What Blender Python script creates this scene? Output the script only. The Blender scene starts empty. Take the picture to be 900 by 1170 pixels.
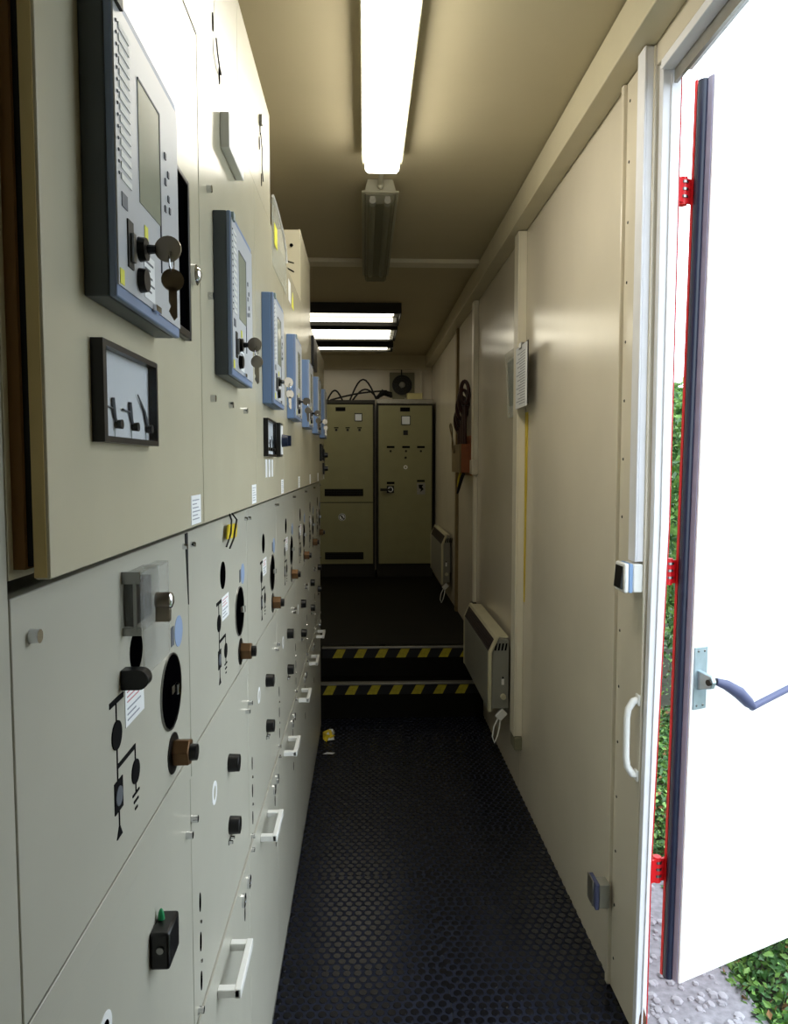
import bpy, math, random
from mathutils import Vector, Matrix
random.seed(7)
scene = bpy.context.scene
col = scene.collection
# ------------------------------------------------------------------ camera
FPX, W, H = 845.0, 900.0, 1170.0
EYE = 1.48
cam_d = bpy.data.cameras.new('camera'); cam = bpy.data.objects.new('camera', cam_d); col.objects.link(cam)
cam_d.sensor_fit = 'HORIZONTAL'; cam_d.sensor_width = 36.0; cam_d.lens = FPX / W * 36.0
cam_d.clip_start = 0.02; cam_d.clip_end = 200
cam.location = (0, 0, EYE)
cam.rotation_euler = (math.pi / 2 - math.atan(54 / FPX), 0, -math.atan(34 / FPX))
scene.camera = cam
# ------------------------------------------------------------------ light
world = bpy.data.worlds.new('overcast_sky'); scene.world = world; world.use_nodes = True
wb = world.node_tree.nodes['Background']
wb.inputs['Color'].default_value = (0.82, 0.92, 1.0, 1); wb.inputs['Strength'].default_value = 3.8
TUBE_FRONT = 13.5      # lit batten over the doorway end
TUBE_REAR = 3.2       # lit cross fittings at the back
vs = scene.view_settings
vs.view_transform = 'Standard'; vs.look = 'None'; vs.gamma = 1.0; vs.use_curve_mapping = False
vs.exposure = 0.38
# ------------------------------------------------------------------ room dimensions (metres)
XL = -0.240           # front plane of the lower switchgear fronts
UP = 0.023            # upper doors stand proud by this
XW = 0.700            # right wall
XLW = -1.12           # left wall behind the switchgear
ZC = 2.600            # ceiling
YB = 7.70             # back wall
YN = -1.10            # near wall behind the camera
Z2 = 0.38             # raised rear floor
DY0, DY1, DZ = 0.84, 1.80, 2.43   # doorway
PW = 0.505            # switchgear panel pitch
Y0 = 0.505

# ------------------------------------------------------------------ materials
def lin(h):
    h = h.lstrip('#'); v = [int(h[i:i + 2], 16) / 255 for i in (0, 2, 4)]
    return tuple(c / 12.92 if c <= 0.04045 else ((c + 0.055) / 1.055) ** 2.4 for c in v) + (1,)
MATS = {}
def mat(name, colr, rough=0.5, metal=0.0, spec=0.5, var=0.05, scale=9.0, bump=0.0, bscale=400.0, coat=0.0, trans=0.0, alpha=1.0, ior=1.45):
    m = bpy.data.materials.new(name); m.use_nodes = True
    nt = m.node_tree; b = nt.nodes['Principled BSDF']
    c = lin(colr) if isinstance(colr, str) else tuple(colr) + (1,)
    b.inputs['Roughness'].default_value = rough; b.inputs['Metallic'].default_value = metal
    b.inputs['Specular IOR Level'].default_value = spec; b.inputs['IOR'].default_value = ior
    b.inputs['Coat Weight'].default_value = coat
    b.inputs['Transmission Weight'].default_value = trans; b.inputs['Alpha'].default_value = alpha
    b.inputs['Base Color'].default_value = c
    if var > 0:
        tc = nt.nodes.new('ShaderNodeTexCoord'); n = nt.nodes.new('ShaderNodeTexNoise')
        n.inputs['Scale'].default_value = scale; n.inputs['Detail'].default_value = 5
        nt.links.new(tc.outputs['Object'], n.inputs['Vector'])
        r = nt.nodes.new('ShaderNodeValToRGB')
        r.color_ramp.elements[0].position = 0.3; r.color_ramp.elements[1].position = 0.7
        r.color_ramp.elements[0].color = tuple(x * (1 - var) for x in c[:3]) + (1,)
        r.color_ramp.elements[1].color = tuple(min(1, x * (1 + var)) for x in c[:3]) + (1,)
        nt.links.new(n.outputs['Fac'], r.inputs['Fac']); nt.links.new(r.outputs['Color'], b.inputs['Base Color'])
        if bump > 0:
            n2 = nt.nodes.new('ShaderNodeTexNoise'); n2.inputs['Scale'].default_value = bscale
            n2.inputs['Detail'].default_value = 2
            nt.links.new(tc.outputs['Object'], n2.inputs['Vector'])
            bp = nt.nodes.new('ShaderNodeBump'); bp.inputs['Strength'].default_value = bump; bp.inputs['Distance'].default_value = 0.001
            nt.links.new(n2.outputs['Fac'], bp.inputs['Height']); nt.links.new(bp.outputs['Normal'], b.inputs['Normal'])
    MATS[name] = m
    return m
def emat(name, colr, strength):
    m = bpy.data.materials.new(name); m.use_nodes = True
    b = m.node_tree.nodes['Principled BSDF']
    b.inputs['Base Color'].default_value = (0.8, 0.8, 0.8, 1)
    b.inputs['Emission Color'].default_value = tuple(colr) + (1,); b.inputs['Emission Strength'].default_value = strength
    MATS[name] = m; return m
def print_mat(name, paper, ink, sy, sz, thr, rough=0.5):
    """white paper with rows of unreadable fine print"""
    m = bpy.data.materials.new(name); m.use_nodes = True; nt = m.node_tree; b = nt.nodes['Principled BSDF']
    b.inputs['Roughness'].default_value = rough
    tc = nt.nodes.new('ShaderNodeTexCoord'); mp = nt.nodes.new('ShaderNodeMapping')
    mp.inputs['Scale'].default_value = (sy, sy, sz)
    nt.links.new(tc.outputs['Object'], mp.inputs['Vector'])
    n = nt.nodes.new('ShaderNodeTexNoise'); n.inputs['Scale'].default_value = 1.0; n.inputs['Detail'].default_value = 1
    nt.links.new(mp.outputs['Vector'], n.inputs['Vector'])
    wv = nt.nodes.new('ShaderNodeTexWave'); wv.bands_direction = 'Z'; wv.inputs['Scale'].default_value = sz / 6.0
    nt.links.new(tc.outputs['Object'], wv.inputs['Vector'])
    mu = nt.nodes.new('ShaderNodeMath'); mu.operation = 'MULTIPLY'
    nt.links.new(n.outputs['Fac'], mu.inputs[0]); nt.links.new(wv.outputs['Fac'], mu.inputs[1])
    gt = nt.nodes.new('ShaderNodeMath'); gt.operation = 'GREATER_THAN'; gt.inputs[1].default_value = thr
    nt.links.new(mu.outputs[0], gt.inputs[0])
    mx = nt.nodes.new('ShaderNodeMix'); mx.data_type = 'RGBA'
    mx.inputs['A'].default_value = lin(paper); mx.inputs['B'].default_value = lin(ink)
    nt.links.new(gt.outputs[0], mx.inputs['Factor']); nt.links.new(mx.outputs['Result'], b.inputs['Base Color'])
    MATS[name] = m; return m

mat('cabinet_paint', '#c2bca5', 0.26, var=0.025, bump=0.06, bscale=900, spec=0.5)
mat('lower_paint', '#b8b6a9', 0.32, var=0.025, bump=0.06, bscale=900, spec=0.5)
mat('wall_paint', '#ddd4c0', 0.21, var=0.04, scale=3.0, bump=0.04, bscale=300, spec=0.6)
mat('ceiling_paint', '#c2b798', 0.55, var=0.04, scale=2.5, bump=0.08, bscale=120)
mat('duct_paint', '#e4ddc8', 0.4, var=0.03)
mat('beam_paint', '#cdc4a8', 0.45, var=0.03)
mat('rear_cabinet_paint', '#8b8863', 0.40, var=0.05)
mat('shaded_frame_brown', '#76542a', 0.7, var=0.08)  # door frame tone with its warm shade painted into the brown
mat('warm_shade_paint', '#cdb67c', 0.5, var=0.04)  # cabinet paint again, warm shade put into the colour
mat('black_rubber', '#0a0a0b', 0.7, var=0.0)
mat('black_plastic', '#0c0c0e', 0.32, var=0.0)
mat('black_print', '#060608', 0.7, var=0.0, spec=0.1)
mat('dark_hole', '#030304', 0.7, var=0.0, spec=0.0)
mat('relay_blue', '#6d86ae', 0.42, var=0.03)
mat('relay_charcoal', '#4e555c', 0.45, var=0.03)
mat('relay_bezel', '#7f90b0', 0.42, var=0.03)
mat('relay_face', '#c3c6cb', 0.35, var=0.02)
mat('relay_screen', '#a4a795', 0.16, var=0.03)
mat('relay_strip', '#e6e7e4', 0.5, var=0.0)
mat('keypad_print', '#5a5f68', 0.5, var=0.0)
mat('brass_brown', '#6b4f33', 0.40, metal=0.55, var=0.10)
mat('steel', '#8c8c8a', 0.28, metal=1.0, var=0.05)
mat('key_metal', '#857b6c', 0.30, metal=0.9, var=0.05)
mat('chrome', '#d8dade', 0.08, metal=1.0, var=0.0)
mat('white_plastic', '#e8e8e4', 0.38, var=0.02)
mat('white_label', '#eceef0', 0.55, var=0.0)
print_mat('label_print', '#eceef2', '#70747e', 260.0, 1400.0, 0.33)
print_mat('paper_print', '#dcdde6', '#8d8fa0', 120.0, 420.0, 0.36)
print_mat('warning_print', '#e9e9ee', '#b4555a', 160.0, 600.0, 0.34)
mat('soft_red', '#c8868c', 0.6, var=0.0)
mat('soft_ink', '#9599a4', 0.6, var=0.0)
mat('blue_sticker', '#8ea2c4', 0.5, var=0.02)
mat('yellow', '#d8bd1f', 0.5, var=0.05)
mat('yellow_note', '#e2e04a', 0.6, var=0.0)
mat('hazard_yellow', '#a89a24', 0.6, var=0.18, scale=60)
mat('hazard_black', '#0b0b0c', 0.65, var=0.0)
mat('rubber_floor', '#202432', 0.55, var=0.25, scale=9, bump=0.1, bscale=200, spec=0.2)
mat('rubber_stud', '#0d0e14', 0.24, var=0.15, scale=14, spec=0.28)
mat('rear_floor_cover', '#100f09', 0.65, var=0.2, scale=5, spec=0.12)
mat('aluminium', '#96938a', 0.38, metal=0.8, var=0.08, scale=30)
mat('heater_cream', '#c6c0a2', 0.4, var=0.03)
mat('heater_grey', '#8b8a80', 0.4, var=0.04)
mat('heater_grille', '#2b1d20', 0.6, var=0.1)
mat('batten_wood', '#7d6b45', 0.55, var=0.12, scale=20)
mat('orange_wood', '#8a4a1e', 0.5, var=0.15, scale=25)
mat('dark_red_grip', '#341310', 0.35, var=0.2, scale=30)
mat('green_leaf_a', '#3f6a34', 0.5, var=0.3, scale=40)
mat('green_leaf_b', '#76a04e', 0.5, var=0.3, scale=40)
mat('gravel', '#8d8a90', 0.9, var=0.25, scale=40, bump=0.6, bscale=90)
mat('soil', '#3a3a2c', 0.95, var=0.3, scale=12)
mat('stone', '#a3a0a6', 0.85, var=0.2, scale=25)
mat('dry_leaf', '#8c6a45', 0.8, var=0.2)
mat('door_white', '#eef0f2', 0.45, var=0.01)
mat('frame_white', '#e6e6ea', 0.5, var=0.03, scale=20)
mat('door_red', '#c8141c', 0.45, var=0.05)
mat('navy_seal', '#1b2338', 0.38, var=0.1, scale=30)
mat('edge_grey', '#8f8ca0', 0.45, var=0.08, scale=20)
mat('zinc', '#9fb0b6', 0.42, metal=0.6, var=0.08, scale=40)
mat('grip_blue', '#4d5272', 0.55, var=0.06)
mat('rust', '#5a3c2c', 0.9, var=0.3, scale=60)
mat('lamp_body', '#a9a692', 0.5, var=0.03)
mat('lamp_tube_off', '#b8b7a6', 0.35, var=0.0)
mat('prism_off', '#6a6856', 0.22, var=0.06, scale=30, alpha=0.55)
mat('dark_metal', '#2a2822', 0.5, metal=0.4, var=0.06)
mat('acrylic', '#b4b6b4', 0.06, var=0.0, alpha=0.22)
mat('glass', '#20242a', 0.03, var=0.0, alpha=0.06)
mat('meter_face', '#dde3ea', 0.5, var=0.02)
mat('fan_grille', '#141311', 0.5, var=0.0)
mat('fan_plate', '#7d7a62', 0.5, var=0.05)
mat('cream_box', '#c7bd86', 0.5, var=0.04)
mat('clear_sheet', '#f0f2e6', 0.15, var=0.0, alpha=0.35)
mat('switch_blue', '#7d9cc4', 0.45, var=0.0)
mat('green_light', '#1f8a55', 0.3, var=0.0)
mat('picture_green', '#6d7f78', 0.4, var=0.25, scale=30)
mat('clipboard', '#2c2620', 0.5, var=0.05)
emat('lamp_lit', (1.0, 0.95, 0.83), TUBE_FRONT)
emat('tube_lit', (1.0, 0.93, 0.74), TUBE_REAR)
MATS['lamp_lit'].node_tree.nodes['Principled BSDF'].inputs['Roughness'].default_value = 0.3

# ------------------------------------------------------------------ mesh helpers
class MB:
    def __init__(s): s.v = []; s.f = []
    def add(s, vs_, fs):
        o = len(s.v); s.v += [tuple(p) for p in vs_]; s.f += [tuple(i + o for i in f) for f in fs]; return s
    def box(s, x0, x1, y0, y1, z0, z1):
        return s.add([(x0, y0, z0), (x1, y0, z0), (x1, y1, z0), (x0, y1, z0), (x0, y0, z1), (x1, y0, z1), (x1, y1, z1), (x0, y1, z1)],
                     [(0, 3, 2, 1), (4, 5, 6, 7), (0, 1, 5, 4), (1, 2, 6, 5), (2, 3, 7, 6), (3, 0, 4, 7)])
    def cyl(s, p0, p1, r0, r1=None, n=20, ph=0.0, cap=True):
        r1 = r0 if r1 is None else r1
        p0 = Vector(p0); p1 = Vector(p1); d = (p1 - p0).normalized()
        a = d.orthogonal().normalized() if abs(d.x) < 0.9 else Vector((0, 0, 1)); a = (a - d * a.dot(d)).normalized(); b = d.cross(a)
        vs_ = []
        for p, r in ((p0, r0), (p1, r1)):
            for i in range(n):
                t = 2 * math.pi * i / n + ph; vs_.append(p + (a * math.cos(t) + b * math.sin(t)) * r)
        fs = [(i, (i + 1) % n, n + (i + 1) % n, n + i) for i in range(n)]
        if cap: fs += [tuple(reversed(range(n))), tuple(range(n, 2 * n))]
        return s.add(vs_, fs)
    def dome(s, c, d, r, h, n=14, k=4):
        c = Vector(c); d = Vector(d).normalized(); a = d.orthogonal().normalized(); b = d.cross(a); vs_ = []; fs = []
        for j in range(k):
            t = j / k * math.pi / 2
            for i in range(n):
                q = 2 * math.pi * i / n; vs_.append(c + d * h * math.sin(t) + (a * math.cos(q) + b * math.sin(q)) * r * math.cos(t))
        vs_.append(c + d * h)
        for j in range(k - 1):
            fs += [(j * n + i, j * n + (i + 1) % n, (j + 1) * n + (i + 1) % n, (j + 1) * n + i) for i in range(n)]
        fs += [((k - 1) * n + i, (k - 1) * n + (i + 1) % n, k * n) for i in range(n)]
        fs.append(tuple(reversed(range(n))))
        return s.add(vs_, fs)
    def ring(s, c, d, r0, r1, h, n=24):
        """flat annulus of height h along d"""
        c = Vector(c); d = Vector(d).normalized(); a = Vector((0, 0, 1)) if abs(d.z) < 0.9 else Vector((1, 0, 0)); b = d.cross(a).normalized(); a = b.cross(d)
        vs_ = []
        for r, z in ((r0, 0), (r1, 0), (r1, h), (r0, h)):
            for i in range(n):
                q = 2 * math.pi * i / n; vs_.append(c + d * z + (a * math.cos(q) + b * math.sin(q)) * r)
        fs = []
        for k in range(4):
            k2 = (k + 1) % 4
            fs += [(k * n + i, k * n + (i + 1) % n, k2 * n + (i + 1) % n, k2 * n + i) for i in range(n)]
        return s.add(vs_, fs)
    def tube(s, pts, r, n=8, close=False):
        pts = [Vector(p) for p in pts]; vs_ = []; m = len(pts); up = None
        for i, p in enumerate(pts):
            if close: d = pts[(i + 1) % m] - pts[i - 1]
            else: d = pts[min(i + 1, m - 1)] - pts[max(i - 1, 0)]
            d.normalize()
            if up is None: up = d.orthogonal().normalized()
            up = (up - d * up.dot(d)).normalized(); b = d.cross(up)
            rr = r[i] if isinstance(r, (list, tuple)) else r
            for j in range(n):
                q = 2 * math.pi * j / n; vs_.append(p + (up * math.cos(q) + b * math.sin(q)) * rr)
        fs = []
        for i in range(m if close else m - 1):
            i2 = (i + 1) % m
            fs += [(i * n + j, i * n + (j + 1) % n, i2 * n + (j + 1) % n, i2 * n + j) for j in range(n)]
        if not close: fs += [tuple(reversed(range(n))), tuple(range((m - 1) * n, m * n))]
        return s.add(vs_, fs)
    def prism(s, poly, axis, a0, a1):
        """2-D polygon extruded along axis; poly gives the two other coordinates in xyz order"""
        n = len(poly); vs_ = []
        for a in (a0, a1):
            for (u, v) in poly:
                vs_.append({'x': (a, u, v), 'y': (u, a, v), 'z': (u, v, a)}[axis])
        fs = [(i, (i + 1) % n, n + (i + 1) % n, n + i) for i in range(n)] + [tuple(reversed(range(n))), tuple(range(n, 2 * n))]
        return s.add(vs_, fs)
    def mesh(s, name):
        import bmesh
        me = bpy.data.meshes.new(name); me.from_pydata(s.v, [], s.f); me.validate()
        bm = bmesh.new(); bm.from_mesh(me); bmesh.ops.recalc_face_normals(bm, faces=bm.faces); bm.to_mesh(me); bm.free()
        me.polygons.foreach_set('use_smooth', [True] * len(me.polygons))
        me.set_sharp_from_angle(angle=math.radians(34)); me.update()
        return me
CACHE = {}
def obj(name, mb, m, parent=None, loc=None, key=None, bevel=0.0, label=None, rot=None):
    if key is not None and key in CACHE:
        me = CACHE[key]
    else:
        me = (mb() if callable(mb) else mb).mesh(name)
        me.materials.append(MATS[m])
        if key is not None: CACHE[key] = me
    o = bpy.data.objects.new(name, me); col.objects.link(o)
    if parent is not None: o.parent = parent
    if loc is not None: o.location = loc
    if rot is not None: o.rotation_euler = rot
    if bevel > 0:
        b = o.modifiers.new('bevel', 'BEVEL'); b.width = bevel; b.segments = 2; b.limit_method = 'ANGLE'; b.angle_limit = math.radians(50)
    if label: o['label'] = label
    return o
def thing(name, label, cat, loc=(0, 0, 0), rot=(0, 0, 0), group=None, kind=None):
    o = bpy.data.objects.new(name, None); col.objects.link(o); o.empty_display_size = 0.05
    o.location = loc; o.rotation_euler = rot; tag(o, label, cat, group, kind); return o
def tag(o, label=None, cat=None, group=None, kind=None):
    if label: o['label'] = label
    if cat: o['category'] = cat
    if group: o['group'] = group
    if kind: o['kind'] = kind
    return o
B = lambda *a: MB().box(*a)
def C(*a, **k): return MB().cyl(*a, **k)

# ================================================================== THE SETTING
def struct(name, mb, m, label, cat, parent=None, bevel=0.0):
    o = obj(name, mb, m, parent, bevel=bevel)
    if parent is None: tag(o, label, cat, None, 'structure')
    return o
floor = struct('floor', B(XLW, XW + 0.04, YN, 4.43, -0.12, -0.004), 'soil', 'dark studded rubber floor of the narrow corridor', 'floor')
# rubber tiles with raised studs
def tile_mesh(w, l):
    return B(0.0012, w - 0.0012, 0.0012, l - 0.0012, -0.004, 0.0)
def stud_mesh(w, l, pitch=0.0295):
    mb = MB(); rows = int(l / (pitch * 0.88)); r = 0
    py = l / rows
    nx = int(w / pitch); px = w / nx
    for j in range(rows):
        off = 0.25 if j % 2 else 0.75
        for i in range(nx):
            cx_, cy_ = (i + off) * px, (j + 0.5) * py
            n = 10; vs_ = []
            for rr, z in ((0.0122, 0.0), (0.0112, 0.0024)):
                for k in range(n):
                    q = 2 * math.pi * k / n; vs_.append((cx_ + rr * math.cos(q), cy_ + rr * math.sin(q), z))
            mb.add(vs_, [(k, (k + 1) % n, n + (k + 1) % n, n + k) for k in range(n)] + [tuple(range(n, 2 * n))])
    return mb
def tile(x, y, w, l):
    t = obj('rubber_tile', lambda: tile_mesh(w, l), 'rubber_floor', floor, (x, y, 0), key=('tile', round(w, 3), round(l, 3)))
    s_ = obj('studs', lambda: stud_mesh(w, l), 'rubber_stud', t, key=('studs', round(w, 3), round(l, 3))); s_['kind'] = 'stuff'
for (x, w) in ((-0.265, 0.5), (0.235, 0.465)):
    y = -0.92 if w == 0.5 else -1.09
    while y < 4.2:
        l = min(0.5, 4.25 - y)
        if l > 0.1 and y > 0.4: tile(x, y, w, l)
        y += 0.5
up = struct('floor_rear', B(XLW, XW, 4.432, YB, -0.1, Z2), 'rear_floor_cover', 'dark worn raised floor at the rear of the room', 'floor')
def step(name, y, ztop, depth, label):
    st = thing(name, label, 'step', (0, y, 0), kind='structure')
    obj('riser', B(-0.258, XW - 0.003, 0.0, depth, 0.001, ztop - 0.012), 'rear_floor_cover', st)
    obj('nosing', B(-0.258, XW - 0.003, -0.012, 0.03, ztop - 0.012, ztop), 'aluminium', st, bevel=0.002)
    obj('hazard_tape', B(-0.256, XW - 0.006, -0.003, 0.0, ztop - 0.070, ztop - 0.014), 'hazard_black', st)
    zt, zb = ztop - 0.015, ztop - 0.069
    for i in range(7):
        x = -0.215 + i * 0.129 + (0.02 if ztop > 0.3 else -0.03)
        obj('yellow_stripe', lambda: MB().prism([(0.0, 0.0), (0.056, 0.0), (0.082, zt - zb), (0.03, zt - zb)], 'y', -0.0042, -0.0028), 'hazard_yellow', st, (x, 0, zb), key='ystripe')
step('step_lower', 4.25, 0.21, 0.18, 'lower of two dark steps with yellow and black hazard tape')
step('step_upper', 4.43, Z2, 0.001, 'upper of two dark steps with yellow and black hazard tape')
ceil = struct('ceiling', B(XLW, XW + 0.05, YN, YB, ZC, ZC + 0.06), 'ceiling_paint', 'flat cream ceiling of the container room', 'ceiling')
struct('wall_left', B(XLW - 0.05, XLW, YN, YB + 0.05, -0.1, ZC), 'wall_paint', 'cream wall behind the switchgear row', 'wall')
bw = struct('wall_back', B(XLW, XW + 0.05, YB, YB + 0.05, -0.1, ZC), 'wall_paint', 'cream end wall with a fan above two cabinets', 'wall')
struct('wall_near', B(XLW, XW + 0.05, YN - 0.05, YN, -0.1, ZC), 'wall_paint', 'cream wall behind the viewpoint', 'wall')
struct('trim_2', B(XLW, XW, YB - 0.05, YB, ZC - 0.145, ZC), 'beam_paint', 'boxed beam across the top of the end wall', 'beam', bevel=0.003)
# right wall: panels separated by joints
wr = thing('wall_right', 'long cream panelled wall on the right of the corridor', 'wall', (0, 0, 0), kind='structure')
edges = [DY1 + 0.002, 2.0, 3.245, 4.60, 5.50, YB]
for a, b in zip(edges[:-1], edges[1:]):
    obj('wall_panel', B(XW, XW + (0.014 if a < 1.9 else 0.045), a + 0.0015, b - 0.0015, -0.1, ZC), 'wall_paint', wr, bevel=0.002)
obj('wall_panel', B(XW, XW + 0.045, YN, DY0, -0.1, ZC), 'wall_paint', wr)
obj('door_header', B(XW, XW + 0.045, DY0, DY1, DZ, ZC), 'wall_paint', wr)
obj('outer_skin', B(XW + 0.0455, XW + 0.050, 2.0, YB, -0.2, ZC + 0.05), 'heater_grey', wr)
struct('trim_1', B(XW - 0.068, XW, YN, YB - 0.05, ZC - 0.118, ZC - 0.006), 'beam_paint', 'boxed cream beam running along the top of the right wall', 'beam', bevel=0.003)
struct('trim_3', B(-0.6, XW - 0.069, 4.10, 4.20, ZC - 0.022, ZC), 'duct_paint', 'flat joint strip across the ceiling beside the unlit lamp', 'trim', bevel=0.002)
# screwed cover strip beside the door
strip = thing('trim_4', 'screwed cream cover strip beside the doorway', 'trim', (0, 0, 0), kind='structure')
obj('strip_plate', B(XW - 0.006, XW, DY1 + 0.001, 1.985, 0.006, 2.478), 'wall_paint', strip, bevel=0.002)
obj('strip_edge', B(XW - 0.016, XW, 1.985, 2.005, 0.006, 2.478), 'wall_paint', strip, bevel=0.003)
for i in range(16):
    obj('screw', lambda: MB().dome((0, 0, 0), (-1, 0, 0), 0.0045, 0.002, 8, 2), 'dark_metal', strip, (XW - 0.006, 1.962, 0.10 + i * 0.155), key='stripscrew')
# door frame (jamb, lintel, threshold)
df = thing('door_frame', 'white painted steel door frame around the open side doorway', 'door frame', (0, 0, 0), kind='structure')
obj('jamb', MB().prism([(0.688, 0.0), (0.717, 0.0), (0.720, 0.45), (0.746, 1.33), (0.751, DZ), (0.706, DZ), (0.707, 1.33)], 'y', DY1 - 0.022, DY1), 'frame_white', df, bevel=0.002)
obj('jamb_lip', MB().prism([(0.702, 0.0), (0.706, 0.0), (0.7285, 1.33), (0.731, DZ - 0.03), (0.726, DZ - 0.03), (0.7235, 1.33)], 'y', DY1 - 0.026, DY1 - 0.022), 'frame_white', df, bevel=0.001)
obj('jamb_red_edge', MB().prism([(0.7172, 0.0), (0.7195, 0.0), (0.7225, 0.45), (0.7485, 1.33), (0.7535, DZ), (0.7512, DZ), (0.7462, 1.33), (0.7202, 0.45)], 'y', DY1 - 0.022, DY1), 'door_red', df)
obj('lintel', B(XW, XW + 0.075, DY0 - 0.02, DY1 - 0.023, DZ - 0.022, DZ), 'frame_white', df, bevel=0.002)
obj('lintel_angle', B(XW + 0.03, XW + 0.038, DY0, DY1 - 0.03, DZ - 0.055, DZ - 0.0225), 'aluminium', df)
obj('threshold', B(XW - 0.02, XW + 0.075, DY0, DY1 - 0.023, -0.02, 0.012), 'aluminium', df, bevel=0.002)
obj('rust_patch', MB().prism([(0, 0), (0.02, 0), (0.024, 0.05), (0.014, 0.085), (0.006, 0.06)], 'y', DY1 - 0.0232, DY1 - 0.0222), 'rust', df, (XW - 0.006, 0, 0.015))
obj('near_jamb', B(XW, XW + 0.046, DY0, DY0 + 0.022, 0.012, DZ - 0.022), 'frame_white', df)

# ================================================================== SWITCHGEAR ROW
def rows(name, parent, x, s0, s1, z0, z1, n, m, key):
    """lines of fine print, far too small to read"""
    def mk():
        mb = MB(); h = (z1 - z0) / n
        for i in range(n):
            w = (s1 - s0) * (0.55 + 0.45 * ((i * 7 + 3) % 5) / 4)
            mb.box(x, x + 0.0003, s0, s0 + w, z1 - (i + 0.60) * h, z1 - (i + 0.32) * h)
        return mb
    o = obj(name, mk, m, parent, key=key); o['kind'] = 'stuff'; return o
def relay(parent, k):
    """protection relay on the upper door; x measured from the lower front plane"""
    s0, s1, z0, z1, xf = 0.088, 0.283, 1.611, 1.846, 0.0485
    hm = 'relay_charcoal' if k < 2 else 'relay_blue'
    r = obj('protection_relay', lambda: B(UP, xf - 0.006, s0, s1, z0, z1), hm, parent, key=('relay', hm), bevel=0.0015,
            label='charcoal protection relay with pale face and grey screen' if k < 2 else 'blue-grey protection relay with pale face and grey screen')
    obj('bezel', lambda: B(xf - 0.006, xf, s0, s1, z0, z1), 'relay_bezel', r, key='rbezel', bevel=0.0015)
    x1 = xf + 0.0012
    obj('face_plate', lambda: B(xf, x1, s0 + 0.0015, s1 - 0.0015, z0 + 0.0095, z1 - 0.0095), 'relay_face', r, key='rface')
    obj('screen', lambda: B(x1, x1 + 0.0006, s0 + 0.060, s0 + 0.124, 1.703, 1.804), 'relay_screen', r, key='rscreen')
    obj('screen_frame', lambda: B(x1, x1 + 0.0010, s0 + 0.124, s0 + 0.1262, 1.660, 1.806).box(x1, x1 + 0.0010, s0 + 0.060, s0 + 0.124, 1.804, 1.806), 'keypad_print', r, key='rsf')
    if k < 3:
        for i in range(14):
            obj('led_label', lambda: B(x1, x1 + 0.0006, 0, 0.026, 0, 0.0050), 'relay_strip', r, (0, s0 + 0.0125, 1.7045 + i * 0.0088), key='rled')
            obj('led', lambda: MB().dome((x1, 0, 0), (1, 0, 0), 0.0015, 0.001, 8, 2), 'keypad_print', r, (0, s0 + 0.0075, 1.7075 + i * 0.0088), key='rleddot')
        for (ds, dz) in ((0.142, 1.772), (0.152, 1.758), (0.142, 1.748), (0.152, 1.735), (0.140, 1.722), (0.156, 1.725)):
            obj('keypad_button', lambda: B(x1, x1 + 0.001, 0, 0.005, 0, 0.006), 'keypad_print', r, (0, s0 + ds, dz), key='rbtn')
        obj('nameplate', lambda: B(x1, x1 + 0.0006, s0 + 0.012, s0 + 0.026, 1.684, 1.695), 'keypad_print', r, key='rname')
    for dz in (1.663, 1.637):
        L = obj('key_switch', lambda: C((x1, 0, 0), (x1 + 0.006, 0, 0), 0.0105, 0.0095, 18), 'black_plastic', r, (0, s0 + 0.058, dz), key='rlock')
    obj('service_port', lambda: B(x1, x1 + 0.0012, s0 + 0.024, s0 + 0.038, 1.640, 1.678), 'dark_metal', r, key='rport')
    obj('port_cover', lambda: B(x1 + 0.0012, x1 + 0.0040, s0 + 0.029, s0 + 0.035, 1.645, 1.668), 'steel', r, key='rportc')
    obj('lock_label', lambda: B(x1, x1 + 0.0006, s0 + 0.068, s0 + 0.100, 1.626, 1.664), 'white_label', r, key='rlab')
    if k < 3: rows('lock_print', r, x1 + 0.0006, s0 + 0.070, s0 + 0.098, 1.630, 1.660, 5, 'keypad_print', 'rlabp')
    obj('latch', lambda: B(x1, x1 + 0.003, s0 + 0.095, s0 + 0.112, 1.6195, 1.625), 'chrome', r, key='rlatch')
    obj('yellow_sticker', lambda: B(x1, x1 + 0.0006, s0 + 0.004, s0 + 0.014, 1.622, 1.634), 'yellow_note', r, key='rys')
    obj('yellow_sticker', lambda: B(x1, x1 + 0.0006, s0 + 0.072, s0 + 0.082, 1.677, 1.688), 'yellow_note', r, key='rys2')
    obj('corner_clip', lambda: B(xf, xf + 0.004, s0 + 0.004, s0 + 0.018, z1 - 0.012, z1 - 0.001), 'zinc' if k else 'dark_metal', r, key=('rclip', k > 0))
    return r
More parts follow.
